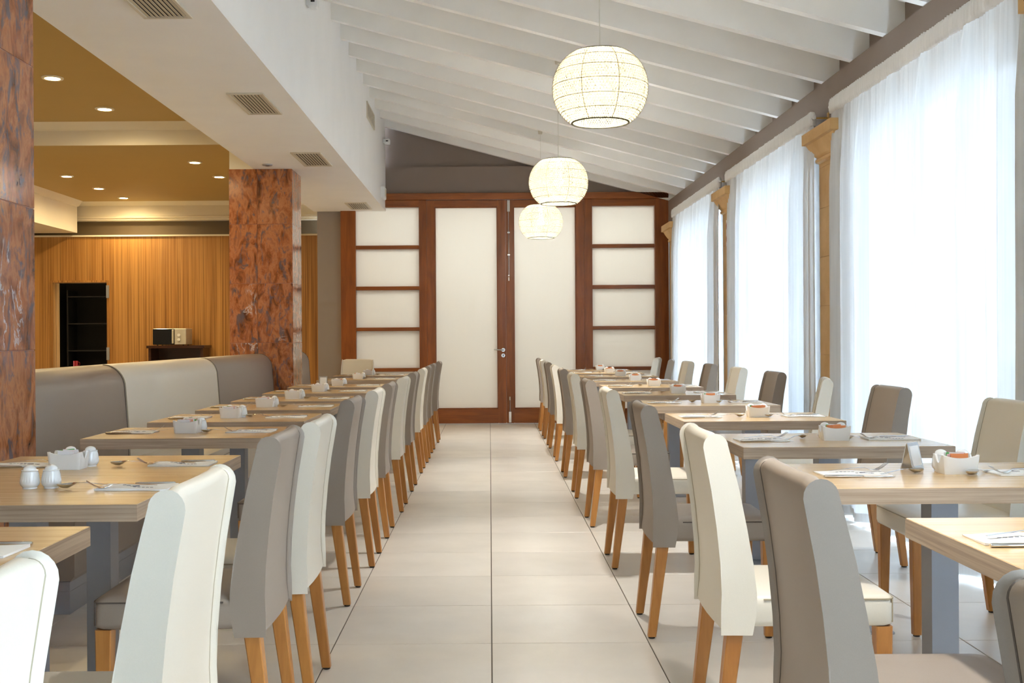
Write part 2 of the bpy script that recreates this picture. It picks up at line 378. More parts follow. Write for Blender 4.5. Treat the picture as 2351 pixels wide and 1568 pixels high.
# ---- marble pillars
def pillar(x0, x1, y0, y1, ztop, label, rise=None):
    g = .0045
    o = empty('marble_pillar', ((x0+x1)/2, (y0+y1)/2, 0), label=label, cat='pillar', kind='structure')
    cx, cy = (x0+x1)/2, (y0+y1)/2; hx, hy = (x1-x0)/2, (y1-y0)/2
    MB().box(-hx+g, hx-g, -hy+g, hy-g, 0, ztop).build('pillar_core', M['marble_joint'], o)
    if rise: MB().box(-hx+.005, BX0-cx-.002, -hy+.005, hy-.005, ztop, rise).build('pillar_head', M['cream_paint'], o)
    zs = [0, .53, 1.13, 1.73, 2.33, ztop]
    sp = -hx+(x1-x0)*.445
    J = .0016
    for a, b_ in zip(zs[:-1], zs[1:]):
        for u0, u1 in ((-hx, sp), (sp, hx)):
            MB().rbox(u0+J, u1-J, -hy, -hy+g-.001, a+J, b_-J, .0015).build('slab', M['red_marble'], o)
            MB().rbox(u0+J, u1-J, hy-g+.001, hy, a+J, b_-J, .0015).build('slab', M['red_marble'], o)
        MB().rbox(hx-g+.001, hx, -hy+g, hy-g, a+J, b_-J, .0015).build('slab', M['red_marble'], o)
        MB().rbox(-hx, -hx+g-.001, -hy+g, hy-g, a+J, b_-J, .0015).build('slab', M['red_marble'], o)
    return o
pillar(-2.63, -1.99, 11.19, 11.72, BZ, 'red-brown veined marble pillar at the far end of the bench', rise=3.136)
pillar(-2.57, -1.93, 4.17, 4.70, BZ, 'red-brown veined marble pillar at the near end of the bench', rise=3.36)

# ---- wooden screen: two door leaves and two side lights (plane y = 15)
PX = lambda px: (px-VPX)/169.3
SY = 14.93
header = structure(MB().rbox(-2.0, XR, SY-.02, 15.1, 3.03, 3.12, .006).build('trim_4', M['walnut_h']), 'walnut head rail running above the frosted screen', 'trim')
def stile(mb, x0, x1, z0, z1, p=0): return mb.rbox(x0, x1, SY+.0-p, 15.06, z0, z1, .006)
def side_light(n, x0, xa, xb, x1, label, rails):
    o = empty('window_%d' % n, ((x0+x1)/2, 15, 0), label=label, cat='screen', kind='structure'); c = (x0+x1)/2
    def part(nm, mb, mt): 
        q = mb.build(nm, M[mt], o); q.location = (-c, -15, 0); return q
    part('stile', stile(MB(), x0, xa, 0, 3.03), 'walnut'); part('stile', stile(MB(), xb, x1, 0, 3.03), 'walnut')
    part('top_rail', stile(MB(), xa, xb, 2.935, 3.03), 'walnut_h'); part('bottom_rail', stile(MB(), xa, xb, 0, .2), 'walnut_h')
    edges = [.2]
    for a, b_ in rails[::-1]:
        part('glazing_bar', MB().rbox(xa, xb, SY+.01, 15.05, a, b_, .006), 'walnut_h'); edges += [a, b_]
    edges.append(2.935)
    for a, b_ in zip(edges[0::2], edges[1::2]):
        part('pane', MB().box(xa, xb, 15.0, 15.008, a, b_), 'frosted_glass')
rails = [(2.37,2.42),(1.817,1.867),(1.265,1.312),(.715,.7625)]
side_light(6, -2.005, PX(819), PX(964), PX(982)-.002, 'walnut side screen with frosted panes next to grey pier', rails)
side_light(7, PX(1341.5)+.002, PX(1360), PX(1503), XR, 'walnut side screen with frosted panes next to the window wall', rails)
def leaf(n, x0, xa, xb, x1, label):
    c = (x0+x1)/2; o = empty('door_%d' % n, (c, 15, 0), label=label, cat='door', kind='structure')
    def part(nm, mb, mt, par=None):
        q = mb.build(nm, M[mt], par or o)
        if not par: q.location = (-c, -15, 0)
        return q
    part('stile', stile(MB(), x0, xa, .01, 3.025), 'walnut'); part('stile', stile(MB(), xb, x1, .01, 3.025), 'walnut')
    part('top_rail', stile(MB(), xa, xb, 2.935, 3.025), 'walnut_h'); part('bottom_rail', stile(MB(), xa, xb, .01, .205), 'walnut_h')
    part('bead', MB().rbox(xa, xa+.012, SY+.02, 14.999, .205, 2.935, .003).rbox(xb-.012, xb, SY+.02, 14.999, .205, 2.935, .003).rbox(xa, xb, SY+.02, 14.999, .205, .217, .003).rbox(xa, xb, SY+.02, 14.999, 2.923, 2.935, .003), 'walnut')
    part('pane', MB().box(xa, xb, 15.0, 15.008, .205, 2.935), 'frosted_glass')
    return o, part
d1, p1 = leaf(1, PX(982), PX(1000), PX(1143.5), PX(1162)-.001, 'walnut door leaf with frosted pane and lever handle')
hx = PX(1155); hz = 1.0
rose = p1('lever_handle', MB().lathe([(.001,-.002),(.026,-.002),(.026,.008),(.022,.011),(.001,.011)], 20, (hx, SY-.011, hz), 'y').tube([(hx, SY-.005, hz),(hx, SY-.05, hz),(hx-.02, SY-.06, hz),(hx-.125, SY-.06, hz+.004)], .009, 8), 'chrome')
esc = p1('escutcheon', MB().lathe([(.001,-.002),(.026,-.002),(.026,.007),(.001,.008)], 20, (hx, SY-.008, hz-.075), 'y'), 'chrome')
p1('keyhole', MB().lathe([(.001,0),(.007,0),(.007,.002),(.001,.002)], 10, (hx, SY-.0105, hz-.07), 'y').box(hx-.003, hx+.003, SY-.0105, SY-.0085, hz-.088, hz-.07), 'black_matt')
d2, p2 = leaf(2, PX(1162)+.001, PX(1180), PX(1323), PX(1341.5), 'walnut door leaf with frosted pane and long surface bolts')
bx = PX(1169)
p2('bolt_rod', MB().tube([(bx, SY-.02, 2.0),(bx, SY-.02, 3.0)], .006, 8).lathe([(.001,0),(.012,0),(.012,.05),(.001,.05)], 10, (bx, SY-.02, 1.93)).lathe([(.001,0),(.015,0),(.015,.02),(.001,.02)], 10, (bx, SY-.02, 1.99)), 'chrome')
p2('bolt_case', MB().rbox(bx-.018, bx+.018, SY-.03, SY, 2.86, 3.02, .004), 'chrome')
for z in (2.28, 2.58): p2('bolt_guide', MB().rbox(bx-.017, bx+.017, SY-.034, SY, z-.012, z+.012, .003), 'chrome')
p2('bolt_rod', MB().tube([(bx+.005, SY-.02, .03),(bx+.005, SY-.02, .36)], .006, 8).lathe([(.001,0),(.012,0),(.012,.05),(.001,.05)], 10, (bx+.005, SY-.02, .32)), 'chrome')
p2('bolt_case', MB().rbox(bx-.012, bx+.022, SY-.03, SY, .02, .17, .004), 'chrome')

# ================================================================== BANQUETTE
def bench(y0, y1, col, label):
    o = empty('banquette_bench', (-2.0, (y0+y1)/2, 0), label=label, cat='bench', group='upholstered banquette units along the pillars')
    h = (y1-y0)/2-.002; mt = M[col+'_leather']; sm = M[col+'_seam']
    # back profile (x, z) relative to x=-2.0 ; front face x=-.19
    prof = [(-.17,.44),(-.175,.6),(-.185,.75),(-.195,.88)]
    for k in range(1, 9):
        a = PI/2*k/8; prof.append((-.195-.13*(1-math.cos(a)), .88+.14*math.sin(a)))
    prof += [(-.40,1.02),(-.44,1.01),(-.455,.98),(-.455,.10),(-.17,.10)]
    def ext(pr, e): 
        cx = sum(p[0] for p in pr)/len(pr); cz = sum(p[1] for p in pr)/len(pr)
        rows = []
        for yy, s in ((-e,.985),(-e+.006,1),(e-.006,1),(e,.985)):
            rows.append([(cx+(p[0]-cx)*s, yy, cz+(p[1]-cz)*s) for p in pr])
        return MB().quadgrid(rows, closed_u=True, cap=True)
    bk = ext(prof, h).build('backrest', mt, o)
    for s in (-1, 1):
        MB().tube([(p[0]+.0005, s*(h-.008), p[1]+.0005) for p in prof[:-5]], .0035, 6).build('piping', sm, bk)
    sp = [(-.168,.14),(.205,.14),(.222,.16),(.225,.40),(.215,.44),(.19,.455),(0,.462),(-.168,.455)]
    st = ext(sp, h).build('seat', mt, o)
    MB().tube([(.2255, -h+.01, .40),(.2255, h-.01, .40)], .003, 6).build('piping', sm, st)
    MB().rbox(-.44, .20, -h+.002, h-.002, 0, .099, .002).rbox(-.166, .20, -h+.002, h-.002, .099, .139, .001).build('plinth', M['steel'], o)
bench(4.72, 6.65, 'taupe', 'taupe leather banquette bench unit next to the near marble pillar')
bench(6.65, 8.90, 'cream', 'cream leather banquette bench unit between two taupe units')
bench(8.90, 11.15, 'taupe', 'taupe leather banquette bench unit ending in front of the far marble pillar')

bench(11.76, 13.42, 'taupe', 'taupe leather banquette bench unit behind the far marble pillar, toward the screen')

# ================================================================== CHAIRS
def make_chair(col):
    root = empty('dining_chair')
    mt, sm = M[col+'_leather'], M[col+'_seam']
    w = .21
    rear = [(.368,-.222),(.42,-.216),(.47,-.214),(.55,-.217),(.65,-.226),(.75,-.239),(.85,-.254),(.885,-.260)]
    thick = [.068,.068,.066,.060,.052,.046,.041,.038]
    loop = [(x, z) for z, x in rear]
    xt, zt = loop[-1]; tt = thick[-1]
    for k in range(1, 10):
        a = PI*k/10; loop.append((xt+tt/2-tt/2*math.cos(a), zt+.021*math.sin(a)))
    loop += [(x+t, z) for (z, x), t in zip(rear[::-1], thick[::-1])]
    cx = sum(p[0] for p in loop)/len(loop)
    def bow(y): return -.010*(1-(y/w)**2)
    def ring(y, sh):
        out = []
        n = len(loop)
        for i, (x, z) in enumerate(loop):
            f = (z-.37)/.53; yy = y*(1-.045*max(0, f-.3)/.7)
            a = Vector(loop[i-1]); b_ = Vector(loop[(i+1) % n]); t = (b_-a).normalized(); nm = Vector((-t.y, t.x))
            p = Vector((x, z))+nm*(-sh)
            # drop rounded top corners
            dz = 0
            if z > .84: dz = -.016*max(0, (abs(y)/w-.72)/.28)**2
            out.append((p.x+bow(y), yy, p.y+dz))
        return out
    ar = sum(loop[i-1][0]*loop[i][1]-loop[i][0]*loop[i-1][1] for i in range(len(loop)))
    sg = 1 if ar < 0 else -1
    st = [(-w,.015),(-w+.002,.008),(-w+.006,.0025),(-w+.013,0),(-w*.75,0),(-w*.4,0),(0,0),(w*.4,0),(w*.75,0),(w-.013,0),(w-.006,.0025),(w-.002,.008),(w,.015)]
    bk = MB().quadgrid([ring(y, sg*-s) for y, s in st], closed_u=True, cap=True).build('backrest', mt, root, sharp=50)
    for s in (-1, 1): MB().tube(ring(s*(w-.011), sg*.0008), .0026, 5, closed=True).build('seam', sm, bk)
    # seat
    x0, x1 = -.165, .245; r = .03
    lv = [(.378,x0,x1-.012,-w+.012,w-.012,r),(.384,x0,x1-.003,-w+.003,w-.003,r),(.395,x0,x1,-w,w,r),(.44,x0,x1,-w,w,r),(.455,x0,x1-.003,-w+.003,w-.003,r),(.464,x0,x1-.014,-w+.014,w-.014,r),(.470,x0,x1-.05,-w+.05,w-.05,r),(.473,x0+.02,x1-.1,-w+.1,w-.1,r)]
    se = MB().rloft(lv, seg=4).build('seat', mt, root, sharp=60)
    pts = []
    for cxx, cyy, a0 in ((x1-r, w-r, 90), (x1-r, -w+r, 0)):
        for k in range(5):
            a = math.radians(a0-90*k/4); pts.append((cxx+(r-.0015)*math.cos(a), cyy+(r-.0015)*math.sin(a), .453))
    MB().tube([(x0+.05, w-.0012, .453)]+pts+[(x0+.05, -w+.0012, .453)], .0025, 5).build('seam', sm, se)
    for s in (-1, 1): MB().tube([(x1-.0085, s*(w-.0085), .39), (x1-.0085, s*(w-.0085), .452)], .0022, 5).build('seam', sm, se)
    for sx in (-1, 1):
        for s in (-1, 1):
            if sx > 0: xt0, xb0 = .215, .218
            else: xt0, xb0 = -.190, -.235
            yt, yb = s*.182, s*.184
            a, b_ = .0225, .0155
            l = MB().rloft([(.008, xb0-b_, xb0+b_, yb-b_, yb+b_, .003), (.378 if sx > 0 else .372, xt0-a, xt0+a, yt-a, yt+a, .003)], seg=1).build('leg', M['leg_beech'], root, sharp=30)
            MB().lathe([(.011,0),(.013,.001),(.013,.008)], 10, (xb0, yb, 0)).build('glide', M['dark_rubber'], l)
    return root
ORD = ['zeroth','first','second','third','fourth','fifth','sixth','seventh','eighth','ninth','tenth','eleventh']
protos = {}
rnd = random.Random(4)
def chair(col, x, y, rz, label, group):
    if col not in protos: protos[col] = make_chair(col); o = protos[col]
    else: o = copy_tree(protos[col])
    o.location = (x, y, 0); o.rotation_euler = (0, 0, rz+rnd.uniform(-.012, .012))
    tag(o, label, 'chair', group)
RY = [1.96,3.05,4.18,5.46,6.69,7.90,9.10,10.30,11.50,12.60,13.65]
LY = [1.92,2.842,3.436,4.72,5.64,6.56,7.46,8.50,9.55,11.15,12.30]
LXR = [-.91]*3+[-.95]*8
for k, y in enumerate(RY):
    c = 'taupe' if k % 2 == 0 else 'cream'
    chair(c, .858, y+(.17 if k == 1 else .30), 0, '%s leather dining chair on aisle side of %s window-row table from wooden screen' % (c, ORD[11-k]), 'aisle chairs of the window row')
    if k >= 1:
        c = 'taupe' if k % 2 == 1 else 'cream'
        chair(c, 1.87 if k != 3 else 1.845, y+.30, PI-{4:.25,9:.2,10:.25}.get(k, 0), '%s leather dining chair on curtain side of %s window-row table from wooden screen' % (c, ORD[11-k]), 'curtain-side chairs of the window row')
chair('taupe', .845, 1.06, 0, 'taupe leather dining chair beyond the last window-row table, farthest from wooden screen', 'aisle chairs of the window row')
LC = [('cream',2.17,0,-.82),('taupe',3.23,1,-.85),('cream',3.74,2,-.82),('taupe',5.03,3,-.865),('cream',5.84,4,-.845),('taupe',6.66,5,-.845),('cream',7.62,6,-.835),('taupe',8.62,7,-.835),('cream',9.75,8,-.835),('taupe',11.42,9,-.83),('taupe',12.5,10,-.82)]
for c, y, k, x in LC:
    chair(c, x, y, PI, '%s leather dining chair on aisle side of %s bench-row table from wooden screen' % (c, ORD[11-k]), 'aisle chairs of the bench row')
chair('cream', -.825, 1.21, PI, 'cream leather dining chair beyond the last bench-row table, farthest from wooden screen', 'aisle chairs of the bench row')
chair('taupe', -.83, 10.55, PI, 'taupe leather dining chair in gap between second and third bench-row tables from wooden screen', 'aisle chairs of the bench row')
chair('cream', -1.70, 13.75, -PI/2-.12, 'cream leather dining chair at the head of first bench-row table, back against screen', 'chairs by the buffet room')

# ================================================================== TABLES
TH = .75
def make_table():
    r = empty('cafe_table')
    tt = MB().rbox(-.40, .40, -.295, .295, TH-.045, TH, .0012).build('tabletop', M['table_oak'], r)
    e = .0008; z0, z1 = TH-.0443, TH-.0013
    eb = MB().box(-.40-e, .40+e, -.295-e, -.295+e, z0, z1).box(-.40-e, .40+e, .295-e, .295+e, z0, z1).box(-.40-e, -.40+e, -.295+e, .295-e, z0, z1).box(.40-e, .40+e, -.295+e, .295-e, z0, z1)
    eb.build('edge_band', M['edge_oak'], tt)
    MB().rbox(-.04, .04, -.04, .04, .012, TH-.051, .003).build('pedestal_post', M['post_steel'], r)
    MB().rbox(-.22, .22, -.15, .15, 0, .012, .003).build('base_plate', M['steel'], r)
    MB().rbox(-.20, .20, -.12, .12, TH-.051, TH-.0455, .001).build('top_plate', M['post_steel'], r)
    return r
tproto = make_table(); tfirst = [True]
def table(x, y, label, group):
    o = tproto if tfirst[0] else copy_tree(tproto); tfirst[0] = False
    o.location = (x, y, 0); tag(o, label, 'table', group); return o

# ---- shared tableware meshes -------------------------------------------------
def strip(mb, st, th=.0013, across=5):
    """st: (u, half width, z, cup) ; closed thin strip along +x"""
    top = []; bot = []
    for u, hw, z, cup in st:
        a = []; b_ = []
        for k in range(across):
            t = -1+2*k/(across-1); zz = z+cup*(t*t-1)
            a.append((u, hw*t, zz+th)); b_.append((u, hw*t, zz))
        top.append(a); bot.append(b_)
    rows = [t+b_[::-1] for t, b_ in zip(top, bot)]
    mb.quadgrid(rows, closed_u=True, cap=True); return mb
spoon_m = strip(MB(), [(-.090,.003,.0010,0),(-.086,.0062,.0010,0),(-.06,.0052,.0045,0),(-.015,.0030,.0125,0),(.012,.0032,.0150,0),(.022,.009,.0150,.001),(.031,.0155,.0142,.006),(.044,.0185,.0135,.0115),(.057,.0165,.0135,.0100),(.068,.0095,.0140,.0050),(.073,.003,.0142,0)], .0015).mesh('teaspoon', M['chrome'], 60)
fk = strip(MB(), [(-.095,.003,.002,0),(-.092,.0055,.002,0),(-.06,.0046,.0045,0),(0,.003,.0095,0),(.025,.0032,.0085,0),(.038,.009,.004,.001),(.046,.0115,.0018,.001)])
for t in (-.0095, -.0032, .0032, .0095):
    b0 = len(fk.v); rows = []
    for u, z in ((.045,.0016),(.06,.0010),(.075,.007),(.096,.021)):
        hw = .0019 if u < .09 else .0009
        rows.append([(u, t-hw, z+.0013),(u, t+hw, z+.0013),(u, t+hw, z),(u, t-hw, z)])
    fk.quadgrid(rows, closed_u=True, cap=True)
fork_m = fk.mesh('fork', M['chrome'], 60)
kn = strip(MB(), [(.01,.0045,.0018,0),(.02,.0085,.0018,0),(.06,.0095,.0018,0),(.09,.008,.0018,0),(.105,.0022,.0018,0)], .0014)
rows = []
for u, a, h in ((-.105,.004,.003),(-.1,.0068,.0046),(-.06,.0062,.0044),(0,.0048,.0036),(.012,.0046,.002)):
    rows.append([(u, a*math.cos(2*PI*k/10), .0046+h*math.sin(2*PI*k/10)) for k in range(10)])
kn.quadgrid(rows, closed_u=True, cap=True); knife_m = kn.mesh('knife', M['chrome'], 60)
def napkin_mesh(seed):
    r = random.Random(seed); ph = [r.uniform(0, 6) for _ in range(4)]
    nu, nv = 22, 10; L, Wd = .205, .115
    def z(u, v): return .0022+.0030*(1+math.sin(u*34+ph[0]+v*9))*.5+.0020*(1+math.sin(u*15+v*30+ph[1]))*.5
    up = [[(L*(i/nu-.5), Wd*(j/nv-.5)+.003*math.sin(i*.5+ph[2]), z(L*(i/nu-.5), Wd*(j/nv-.5))) for j in range(nv+1)] for i in range(nu+1)]
    rows = [row+[(p[0], p[1], 0.0004) for p in row[::-1]] for row in up]
    return MB().quadgrid(rows, closed_u=True, cap=True).mesh('napkin', M['napkin_paper'], 40), z
NAPS = [napkin_mesh(s) for s in (1, 2, 3)]
def print_mesh(z, seed):
    r = random.Random(seed); mb = MB()
    for k in range(9):
        u = .03+.028*r.uniform(-1, 1); v = -.015+.011*r.uniform(-1, 1); a, b_ = r.uniform(.002, .007), r.uniform(.001, .003)
        zz = z(u, v)+.0012; mb.box(u-a, u+a, v-b_, v+b_, zz-.0008, zz)
    for k in range(5):
        u = -.045+.012*k; zz = z(u, .01)+.0012; mb.box(u-.004, u+.004, .0085, .0105, zz-.0008, zz)
    return mb.mesh('printed_mark', M['print_ink'])
PRN = [print_mesh(n[1], i) for i, n in enumerate(NAPS)]
# sugar holder
def holder_mesh():
    mb = MB(); hx, hy, h, t = .056, .037, .058, .005
    n = 14
    def outline(sx, sy, r, zf):
        pts = []
        for a0, cx, cy in ((0, sx-r, sy-r), (90, -sx+r, sy-r), (180, -sx+r, -sy+r), (270, sx-r, -sy+r)):
            pass
        # walk the perimeter with samples on each side
        per = []
        for k in range(n): per.append((sx, -sy+2*sy*(k+.5)/n))
        for k in range(n): per.append((sx-2*sx*(k+.5)/n, sy))
        for k in range(n): per.append((-sx, sy-2*sy*(k+.5)/n))
        for k in range(n): per.append((-sx+2*sx*(k+.5)/n, -sy))
        return [(x, y, zf(x, y)) for x, y in per]
    def rim(x, y):
        if abs(abs(y)-hy) < .008 and abs(x) < hx*.97: return h-.009*(1-(x/hx)**2)
        s = abs(y)/hy
        return h-.026*max(0, 1-(s/.55)**2) if s < .55 else h
    k = .90
    rows = [outline(hx*k*.97, hy*k*.97, .004, lambda x, y: 0), outline(hx*k, hy*k, .004, lambda x, y: .003),
            outline(hx, hy, .004, rim), outline(hx-t, hy-t, .004, lambda x, y: rim(x*hx/(hx-t), y*hy/(hy-t))), outline((hx-t)*k, (hy-t)*k, .004, lambda x, y: .006)]
    return mb.quadgrid(rows, closed_u=True, cap=True).mesh('sugar_holder', M['porcelain'], 45)
holder_m = holder_mesh()
def shaker():
    n = 44; rows = []
    for r, z in ((.020,0),(.0195,.004),(.0245,.009),(.0268,.016),(.0262,.024),(.0238,.040),(.0220,.0495),(.0232,.0508),(.0226,.0525),(.0178,.0535),(.0170,.0585),(.0125,.0635),(.006,.0662),(.001,.067)):
        rib = .0008 if .012 < z < .049 else 0
        rows.append([((r+rib*(-1)**k)*math.cos(2*PI*k/n), (r+rib*(-1)**k)*math.sin(2*PI*k/n), z) for k in range(n)])
    return MB().quadgrid(rows, closed_u=True, cap=True).mesh('shaker', M['porcelain'], 40)
shaker_m = shaker()
PK = {c: MB().rloft([(0,-.026,.026,-.0016,.0016),(.004,-.026,.026,-.0022,.0022),(.050,-.026,.026,-.0018,.0018),(.054,-.026,.026,-.0008,.0008)]).mesh('sugar_packet', M['packet_'+c]) for c in ('orange','pink','white','green')}

def setting(ox, oy, rz, where, seed, bench_side=False):
    """ox, oy: table edge mid-point; local +x points to table centre"""
    r = random.Random(seed); ca, sa = math.cos(rz), math.sin(rz)
    def put(nm, me, u, v, z, a, label, grp):
        o = place(nm, me, None, (ox+u*ca-v*sa, oy+u*sa+v*ca, z), rz+a); tag(o, label, nm.replace('_', ' '), grp); return o
    k = r.randrange(3)
    j = lambda s: r.uniform(-s, s)
    nu, nv, na = .135+j(.01), j(.012), j(.05)
    o = put('napkin', NAPS[k][0], nu, nv, TH, na, 'folded white paper napkin at '+where, 'napkins laid on the tables')
    place('printed_mark', PRN[k], o)
    put('knife', knife_m, .14+j(.012), nv-.074+j(.004), TH-.0001, j(.05), 'stainless table knife at '+where, 'knives laid on the tables')
    put('fork', fork_m, .165+j(.015), nv+.030+j(.006), TH+.0062, .16+j(.12), 'stainless fork on the napkin at '+where, 'forks laid on the tables')
    put('teaspoon', spoon_m, .285+j(.01), .01+j(.02), TH, .35+j(.5), 'stainless teaspoon at '+where, 'teaspoons laid on the tables')
def caddy(x, y, rz, where, seed, packets=5, shakers=True, far=False, dy=.062):
    r = random.Random(seed)
    o = place('sugar_holder', holder_m, None, (x, y, TH), rz); tag(o, 'white porcelain sugar packet holder on '+where, 'sugar holder', 'sugar holders on the tables')
    cols = ['orange','orange','pink','orange','white','green','white','pink'] if x > 0 else ['white','pink','white','orange','white','green','pink','orange']
    ns = packets
    for k in range(ns):
        c = cols[k % len(cols)]
        v = -.022+.044*k/max(1, ns-1)
        ca, sa = math.cos(rz), math.sin(rz); u = r.uniform(-.012, .012)
        p = place('sugar_packet', PK[c], None, (x+u*ca-v*sa, y+u*sa+v*ca, TH+.006), rz)
        p.rotation_euler = (r.uniform(-.06, .06), r.uniform(-.10, .10), rz); p.location.z += .001*abs(p.rotation_euler[1])*26
        tag(p, '%s paper sugar packet in porcelain holder on %s' % (c, where), 'sugar packet', 'sugar packets standing in the holders')
    if shakers:
        for s in (-1, 1):
            q = place('shaker', shaker_m, None, (x+.012+s*.033, y+dy, TH), r.uniform(0, 1))
            tag(q, 'white ribbed shaker behind sugar holder, %s side, on ' % ('aisle' if s*x < 0 else ('curtain' if x > 0 else 'bench'))+where, 'shaker', 'salt and pepper shakers')

for k in range(11):
    # window row
    w = '%s window-row table from wooden screen' % ORD[11-k]
    tx, ty = .956+.40, RY[k]+.295
    table(tx, ty, 'pale oak pedestal table, '+w, 'two-seat tables in the window row')
    setting(.956, ty, 0, 'aisle place of '+w, 100+k)
    setting(1.756, ty, PI, 'curtain place of '+w, 200+k)
    cx = tx+(.03 if k != 0 else .05)
    if k >= 1: caddy(cx+(.03 if k == 1 else 0), ty+(.02 if k == 1 else -.02), .06*math.sin(k*2.1), w, 300+k, packets=8 if k < 3 else 6 if k < 6 else 4, far=k > 6)
    # bench row
    w = '%s bench-row table from wooden screen' % ORD[11-k]
    tx, ty = LXR[k]-.40, LY[k]+.295
    table(tx, ty, 'pale oak pedestal table, '+w, 'two-seat tables in the bench row')
    setting(LXR[k]+(.03 if k == 1 else 0), ty+(.02 if k == 1 else 0), PI, 'aisle place of '+w, 400+k)
    if k != 1: setting(LXR[k]-.80, ty, 0, 'bench place of '+w, 500+k)
    if k >= 2: caddy(tx+(-.075 if k == 2 else -.02+.02*math.sin(k)), ty+(-.10 if k == 2 else -.02), -.05+.04*math.sin(k*1.7), w, 600+k, packets=7 if k < 5 else 4, far=k > 6, dy=.075 if k == 2 else .062)
    if k == 1:
        for s, nm in ((0, 'nearer the bench'), (1, 'nearer the aisle')):
            q = place('shaker', shaker_m, None, (tx-.005+.058*s, ty+.02+.008*s, TH)); tag(q, 'white ribbed porcelain shaker standing without holder on %s, %s' % ('tenth bench-row table', nm), 'shaker', 'salt and pepper shakers')
# tent card holders
def card_stand(x, y, rz, label):
    o = empty('card_stand', (x, y, TH), rz, label=label, cat='card stand', group='metal card stands on the tables')
    h, w, d = .085, .035, .022
    for s in (-1, 1):
        b = MB(); t = .0015
        b.quadgrid([[(-w, s*d, 0), (w, s*d, 0), (w, s*d-s*t*2, 0), (-w, s*d-s*t*2, 0)], [(-w, s*.002, h), (w, s*.002, h), (w, s*.0001, h), (-w, s*.0001, h)]], closed_u=True, cap=True)
        b.build('stand_plate', M['chrome'], o)
        c = MB(); f = lambda z: s*(d-(d-.002)*z/h+.0012)
        c.quadgrid([[(-w*.78, f(.015), .015), (w*.78, f(.015), .015), (w*.78, f(.015)-s*.001, .015), (-w*.78, f(.015)-s*.001, .015)], [(-w*.78, f(.075), .075), (w*.78, f(.075), .075), (w*.78, f(.075)-s*.001, .075), (-w*.78, f(.075)-s*.001, .075)]], closed_u=True, cap=True)
        c.build('card', M['card_white'], o)
card_stand(.956+.40-.038, RY[1]+.295+.115, .75, 'folded metal card stand by sugar holder on tenth window-row table')
card_stand(LXR[8]-.40-.13, LY[8]+.295-.02, .05, 'folded metal card stand by sugar holder on third bench-row table')

# ================================================================== CURTAINS
def drape(o, c, y0, y1, seed, ph):
    r = random.Random(seed)
    n = int((y1-y0)/.010)
    comps = [(r.uniform(9, 13), r.uniform(0, 6), .014), (r.uniform(20, 25), r.uniform(0, 6), .024), (r.uniform(36, 42), r.uniform(0, 6), .022), (r.uniform(60, 70), r.uniform(0, 6), .006)]
    warp = r.uniform(0, 6)
    def fold(y):
        yy = y+.05*math.sin(y*2.3+warp)
        return sum(a*math.sin(k*yy+p) for k, p, a in comps)
    def gather(y): return .004*math.sin(y*170+seed)+.003*math.sin(y*230)
    zs = [.025,.06,.3,.8,1.3,1.8,2.2,2.45,2.58,2.63,2.655,2.665]
    rows = []
    for z in zs:
        t = min(1, max(0, (2.665-z)/.5)); am = .2+.8*t**.6; am *= 1+.3*max(0, (1.2-z)/1.2)
        row = []
        for i in range(n+1):
            y = y0+(y1-y0)*i/n
            sk = .012*math.sin(23*y+1.3*z+warp)*t
            row.append((max(-.066, min(.066, am*fold(y)))+(1-t)*gather(y)-.012*t, y-c+sk*math.sin(PI*i/n), z))
        rows.append(row)
    d = MB().quadgrid(rows).build('drape', M['sheer_voile'], o, sharp=180)
    hr = []
    for dx, z in ((.018,2.665),(-.014,2.665),(-.018,2.69),(-.018,2.735),(-.010,2.765),(.010,2.765),(.018,2.735),(.018,2.69)):
        hr.append([(dx*1.15+gather(y0+(y1-y0)*i/n)*1.0+ph*.003, y0+(y1-y0)*i/n-c, z+(.004*math.sin(i*1.9+seed) if z > 2.74 else 0)) for i in range(n+1)])
    MB().quadgrid([list(p) for p in zip(*hr)], closed_u=True, cap=True).build('heading', M['hem_white'], d, sharp=180)
    hm = [[(rows[0][i][0]-.001, rows[0][i][1], .02) for i in range(n+1)], [(rows[1][i][0]-.002, rows[1][i][1], .075) for i in range(n+1)]]
    MB().quadgrid(hm).build('hem', M['sheer_voile'], d, sharp=180)
def curtain(y0, ys, y1, seed, label):
    c = (y0+y1)/2; o = empty('sheer_curtain', (2.315, c, 0), label=label, cat='curtain', group='white sheer curtains')
    if ys > y0: drape(o, c, y0, ys, seed, 0); drape(o, c, ys, y1, seed, 1)
    else: drape(o, c, y0, y0+.42, seed, 0); drape(o, c, y1-.70, y1, seed, 1)   # left half open, out of view, to add fill daylight
    Z = 2.715
    MB().tube([(0, y0-c-.03, Z), (0, y1-c+.03, Z)], .010, 10).build('pole', M['steel'], o)
    for e in (y0-c-.03, y1-c+.03):
        MB().lathe([(.001,-.014),(.011,-.011),(.0145,0),(.011,.011),(.001,.014)], 12, (0, e, Z), 'y').build('finial', M['hem_white'], o)
        e2 = e*(1-.012/abs(e))
        MB().rbox(.008, .105, e2-.006, e2+.006, Z-.006, Z+.006, .001).rbox(.099, .105, e2-.015, e2+.015, Z-.04, Z+.04, .001).build('bracket', M['brass'], o)
WN = ['in the window next to the wooden screen', 'between the pilaster with no-smoking sign and the plain pilaster', 'in the window past the plain pilaster, third from screen', 'in the fourth window from the wooden screen', 'half drawn for fill daylight at the unseen fifth window from the wooden screen']
for k, (a, s_, b_) in enumerate([(11.10,12.5,13.95), (7.89,9.40,10.77), (4.66,6.10,7.46), (1.40,2.8,4.18), (-1.7,-1.7,.86)]):
    curtain(a, s_, b_, 10+k, 'gathered white sheer curtain '+WN[k])

